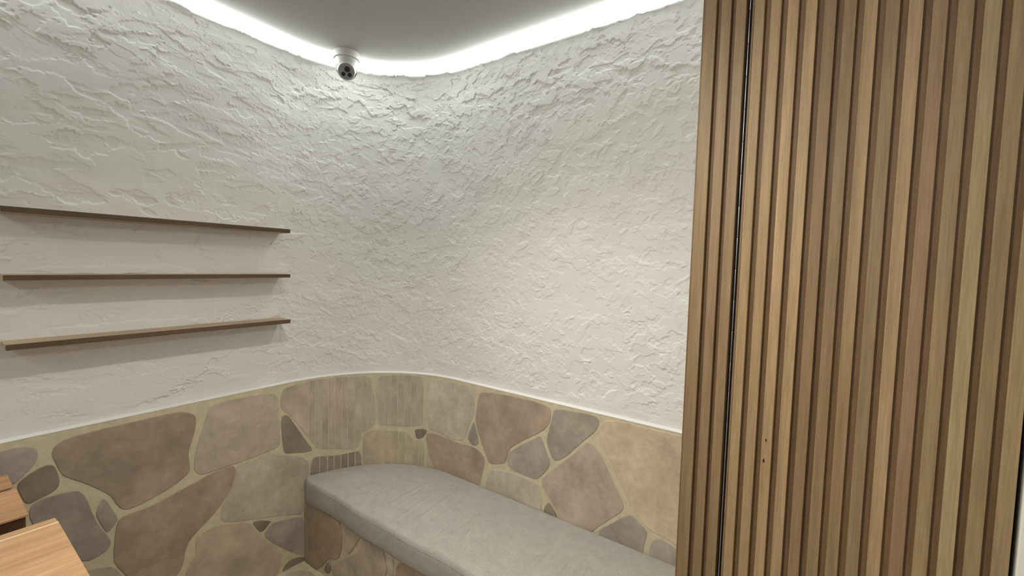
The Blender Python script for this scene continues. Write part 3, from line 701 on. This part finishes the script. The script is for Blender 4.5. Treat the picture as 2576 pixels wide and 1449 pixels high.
# ---------------------------------------------------------------- slatted door and the fixed strip beside it
ANG = math.radians(-6.5)
TN = (math.cos(ANG), math.sin(ANG)); TT = (-math.sin(ANG), math.cos(ANG)); PC = 1.113
def slatted():
    # local frame: x = depth away from the viewer, y = along the panel (towards the corner), z up
    org = (PC * TN[0], PC * TN[1], 0.0)
    H0, H1 = 0.012, CEIL - 0.012
    SW, SD = 0.0204, 0.0110
    door = empty('door_1', org, ANG); tag(door, 'wooden door faced with upright slats, right of the long metal hinge', kind='structure')
    fix = empty('slatted_wall_panel', org, ANG); tag(fix, 'narrow fixed panel of upright wooden slats left of the long metal hinge', 'wall panel')
    tones = [tuple(c * k for c in (0.352, 0.252, 0.148)) for k in (1.05, 1.05, 1.30, 1.20, 0.95, 0.90, 1.08, 0.95, 1.15, 0.82, 1.0, 1.12, 1.05, 1.05)]
    tones[9] = (0.300, 0.200, 0.122); tones[4] = (0.330, 0.222, 0.130); tones[11] = (0.395, 0.300, 0.175)
    bmS = box_bm(0.0, SD, -SW / 2, SW / 2, H0, H1, bevel=0.0011, seg=2)
    me = bpy.data.meshes.new('slat'); bmesh.ops.recalc_face_normals(bmS, faces=bmS.faces[:]); bmS.to_mesh(me); bmS.free(); me.materials.append(M_wood_v)
    def slat(par, y, col):
        o = bpy.data.objects.new('slat', me); COL.objects.link(o); o.parent = par
        o.location = (random.uniform(-0.0006, 0.0006), y, 0); o.color = tuple(col) + (1,); return o
    for n in range(14):
        slat(door, 0.24508 - 0.033013 * n + SW / 2, jitter(tones[n], 0.03))
    yR = 0.24508 - 0.033013 * 13
    host = [c for c in door.children if c.name.startswith('slat')][2]
    for kz, ky, kr in ((EYE - 0.388, 0.002, 0.0014), (EYE - 0.437, 0.004, 0.0019)):
        kn = link('knot', lathe_mesh('knot', [(kr, 0.0), (kr, 0.0003), (kr * 0.2, 0.0004)], 12), M_black, host)
        kn.location = (-0.0001, ky, kz); kn.rotation_euler = (0, -math.pi / 2, 0); kn.scale = (2.6, 1, 1)
    o = box('backing_board', (SD, SD + 0.022, yR - 0.001, 0.2705, H0, H1), M_wood_v, door, bevel=0.001, seg=1); o.color = (0.255, 0.160, 0.090, 1)
    o = box('edge_lipping', (0.004, SD - 0.0002, 0.2668, 0.2705, H0, H1), M_wood_v, door); o.color = (0.27, 0.175, 0.10, 1)
    # fixed strip
    for k, (a, b) in enumerate(((0.3760, 0.3488), (0.3371, 0.3152), (0.3048, 0.2829))):
        s = box('slat', (0.0, SD, -(a - b) / 2, (a - b) / 2, H0, H1), M_wood_v, fix, bevel=0.0011); s.location = (0, (a + b) / 2, 0)
        s.color = jitter((0.285, 0.202, 0.120), 0.04) + (1,)
    o = box('backing_board', (SD, SD + 0.022, 0.2815, 0.3815, H0, H1), M_wood_v, fix, bevel=0.001, seg=1); o.color = (0.255, 0.160, 0.090, 1)
    o = box('edge_lipping', (0.0045, SD - 0.0002, 0.3764, 0.3815, H0, H1), M_wood_v, fix, bevel=0.0008, seg=1); o.color = (0.235, 0.135, 0.075, 1)
    # long piano hinge
    hg = empty('piano_hinge', (org[0] + 0.276 * TT[0], org[1] + 0.276 * TT[1], 0.0), ANG)
    tag(hg, 'long thin metal hinge running up between the slats', 'hinge')
    nk = 36; L = (H1 - H0) / nk
    mk = lathe_mesh('knuckle', [(0.0001, 0.0004), (0.0010, 0.0006), (0.0011, 0.001), (0.0011, L - 0.001), (0.0010, L - 0.0006), (0.0001, L - 0.0004)], 10)
    mk.materials.append(M_metal); mk.polygons.foreach_set('use_smooth', [True] * len(mk.polygons))
    for k in range(nk):
        q = bpy.data.objects.new('knuckle', mk); COL.objects.link(q); q.parent = hg; q.location = (0.0065, 0.0002, H0 + k * L)
    box('leaf', (0.0088, SD - 0.0004, 0.0042, 0.0049, H0, H1), M_black, hg); box('leaf', (0.0088, SD - 0.0004, -0.0052, -0.0045, H0, H1), M_black, hg)
    box('gap_darkener', (SD + 0.001, SD + 0.003, -0.0053, 0.0053, H0, H1), M_black, hg)  # black strip added to keep the hinge gap dark
    # white frame at the free edge of the door
    fr = empty('door_frame', org, ANG); tag(fr, 'cream painted door frame post beside the last slat', 'door frame')
    y1 = yR - 0.0072
    box('post', (-0.004, 0.045, y1 - 0.10, y1, 0.0, CEIL - 0.002), M_jamb, fr, bevel=0.002)
    box('stop_strip', (0.030, 0.045, y1 + 0.0004, yR - 0.0016, 0.0, CEIL - 0.002), M_black, fr)
    box('strike_plate', (-0.0065, -0.0042, y1 - 0.030, y1 - 0.003, EYE - 0.318, EYE - 0.262), M_jamb, fr, bevel=0.001, seg=1)
slatted()

# ---------------------------------------------------------------- turret camera on the ceiling
def turret():
    t = empty('security_camera', (1.348, 2.018, CEIL)); tag(t, 'white dome security camera fixed to the ceiling corner', 'camera')
    b = link('base_ring', lathe_mesh('base_ring', [(0.0645, 0), (0.0655, -0.004), (0.0655, -0.030), (0.063, -0.0345), (0.056, -0.036), (0.02, -0.036)][::1]), M_white_plastic, t, True)
    s = link('housing', lathe_mesh('housing', [(0.02, -0.0355), (0.0572, -0.0355), (0.0575, -0.038), (0.0555, -0.062), (0.0525, -0.080), (0.0475, -0.094), (0.0455, -0.0945), (0.044, -0.088), (0.02, -0.085)]), M_white_plastic, t, True)
    for o in (b, s):
        m = o.modifiers.new('edge', 'EDGE_SPLIT'); m.split_angle = math.radians(35)
    d = Vector((-0.50, -0.70, -0.50)).normalized()
    c = Vector((-0.006, -0.010, -0.088))
    q = d.to_track_quat('Z', 'Y')
    prof = [(0.012, -0.043)] + [(0.0445 * math.cos(a), 0.0445 * math.sin(a)) for a in np.linspace(-1.2, 0.0, 10)] + [(0.0445, 0.014), (0.0440, 0.028), (0.0425, 0.040), (0.0395, 0.0455), (0.0375, 0.0445), (0.01, 0.0440)]
    eye = link('eyeball', lathe_mesh('eyeball', prof), M_white_plastic, t, True); eye.location = c; eye.rotation_mode = 'QUATERNION'; eye.rotation_quaternion = q
    m = eye.modifiers.new('edge', 'EDGE_SPLIT'); m.split_angle = math.radians(35)
    seam = link('seam_ring', lathe_mesh('seam_ring', [(0.0445, -0.010), (0.0492, -0.0095), (0.0492, -0.004), (0.0448, -0.0035)], 48), M_black, eye, True)
    # face plate and its lenses: x axis of the plate level, y axis up the face
    xax = d.cross(Vector((0, 0, 1))).normalized(); yax = xax.cross(d).normalized()
    # sub-parts of the eyeball
    qi = q.inverted()
    plate = link('face_plate', lathe_mesh('face_plate', [(0.0366, 0.0), (0.0370, 0.0015), (0.0355, 0.0026), (0.004, 0.0028)]), M_grey_plastic, eye, False, (0, 0, 0.0440))
    lx = qi @ xax; ly = qi @ yax
    for nm, px, py, r, mt in (('lens', -0.004, 0.0115, 0.0140, M_lens), ('infrared_lamp', -0.0150, -0.0135, 0.0098, M_black), ('infrared_lamp', 0.0145, -0.0135, 0.0098, M_black)):
        p = lx * px + ly * py + Vector((0, 0, 0.0466))
        pr = [(r, 0.0), (r, 0.0010), (r * 0.86, 0.0014), (r * 0.80, 0.0006), (r * 0.1, 0.0005)] if nm != 'lens' else [(r, 0.0), (r, 0.0012), (r * 0.9, 0.0018), (r * 0.5, 0.0026), (r * 0.05, 0.0030)]
        link(nm, lathe_mesh(nm, pr, 28), mt, eye, True, p)
turret()

# ---------------------------------------------------------------- wooden blocks at the near left
def blocks():
    group = 'light timber blocks along the left'
    def block(v0, v1, u1, z, u0, label, strip):
        t = empty('timber_block', (u1, v1, 0)); tag(t, label, 'wooden block', group)
        w, dl = u0 - u1, v0 - v1
        if strip:
            # top board whose far edge is planed down a little, pale strip between paints the edge highlight
            sl = 0.040
            vv = []
            for x in (w, 0.0):
                vv += [(x, dl, z - 0.04), (x, dl, z), (x, -sl - 0.004, z), (x, 0, z - 0.007), (x, 0, z - 0.04)]
            f = [(0, 1, 2, 3, 4), (9, 8, 7, 6, 5)] + [(i, i + 5, (i + 1) % 5 + 5, (i + 1) % 5) for i in range(5)]
            bm = bmesh.new(); me = mesh('t', vv, f); bm.from_mesh(me); bpy.data.meshes.remove(me)
            o = bm_obj('top_board', bm, M_wood_h, t); o.color = (0.47, 0.285, 0.160, 1)
            e = box('edge_highlight', (w, 0.0, -sl - 0.0085, -sl - 0.0010, z - 0.003, z + 0.0008), M_wood_h, t, bevel=0.0004, seg=1); e.color = (0.78, 0.60, 0.39, 1)
        else:
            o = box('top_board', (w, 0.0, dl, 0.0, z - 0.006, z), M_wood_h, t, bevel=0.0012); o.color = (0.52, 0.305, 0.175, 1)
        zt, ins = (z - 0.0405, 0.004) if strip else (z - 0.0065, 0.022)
        b = box('body', (w, -0.003, dl + ins, -0.004, 0.0, zt), M_wood_h, t, bevel=0.001, seg=1); b.color = (0.42, 0.235, 0.135, 1) if strip else (0.115, 0.062, 0.034, 1)  # dark body colour paints the shade on the two farther blocks' fronts
    block(0.72, 1.386, 0.184, EYE - 0.60, -0.55, 'nearest wooden block, wide top with a painted highlight along its far edge', True)
    block(1.722, 1.945, 0.180, EYE - 0.72, -0.55, 'middle wooden block, lower than the nearest one, with its front coloured dark for shade', False)
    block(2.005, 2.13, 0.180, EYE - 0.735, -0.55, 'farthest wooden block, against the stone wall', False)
blocks()

# ---------------------------------------------------------------- added fill lamps, out of view
def top_fill(x, y, label, power):
    t = empty('top_fill', (x, y, CEIL)); tag(t, label, 'ceiling lamp')
    link('rim', lathe_mesh('rim', [(0.050, 0.0), (0.052, -0.003), (0.048, -0.006), (0.042, -0.005), (0.041, -0.001)], 32), M_white_plastic, t, True)
    ld = bpy.data.lights.new('bulb', 'SPOT'); ld.energy = power; ld.color = TOP_FILL_COLOR
    ld.spot_size = math.radians(125); ld.spot_blend = 0.8; ld.shadow_soft_size = 0.04
    lo = bpy.data.objects.new('bulb', ld); COL.objects.link(lo); lo.parent = t; lo.location = (0, 0, -0.012)
top_fill(0.62, 0.80, 'added unseen fill lamp in the ceiling above the middle of the room', TOP_FILL_POWER)  # added out of view to brighten the cushion top and lower room

def fill_spot(loc, target, label, power, cone, blend):
    t = empty('fill_spotlight', loc); tag(t, label, 'fill_light')
    d = (Vector(target) - Vector(loc)).normalized(); q = d.to_track_quat('Z', 'Y')
    h = link('head', lathe_mesh('head', [(0.050, -0.09), (0.080, -0.08), (0.104, -0.02), (0.108, 0.012), (0.104, 0.013), (0.101, -0.004), (0.05, -0.006)], 32), M_white_plastic, t, True)
    h.rotation_mode = 'QUATERNION'; h.rotation_quaternion = q
    link('stem', lathe_mesh('stem', [(0.008, 0.035), (0.008, CEIL - loc[2] - 0.012), (0.035, CEIL - loc[2] - 0.011), (0.036, CEIL - loc[2])], 20), M_white_plastic, t, True)
    ld = bpy.data.lights.new('bulb', 'SPOT'); ld.energy = power; ld.color = FILL_SPOT_COLOR
    ld.spot_size = math.radians(cone); ld.spot_blend = blend; ld.shadow_soft_size = 0.10
    lo = bpy.data.objects.new('bulb', ld); COL.objects.link(lo); lo.parent = t
    lo.location = d * 0.02; lo.rotation_mode = 'QUATERNION'; lo.rotation_quaternion = d.to_track_quat('-Z', 'Y')
fill_spot((-0.85, 0.95, CEIL - 0.16), (1.25, 0.30, EYE - 0.50), 'added unseen spotlight behind the viewer aimed at the slatted door', DOOR_FILL_POWER, 84, 1.0)  # added fill for the slats and lower right wall; fixture made up
fill_spot((0.72, -1.02, CEIL - 0.16), (0.80, 2.10, EYE - 0.85), 'added unseen spotlight behind the viewer aimed at the bench corner', BENCH_FILL_POWER, 60, 1.0)  # added fill for the bench and lower left wall; fixture made up
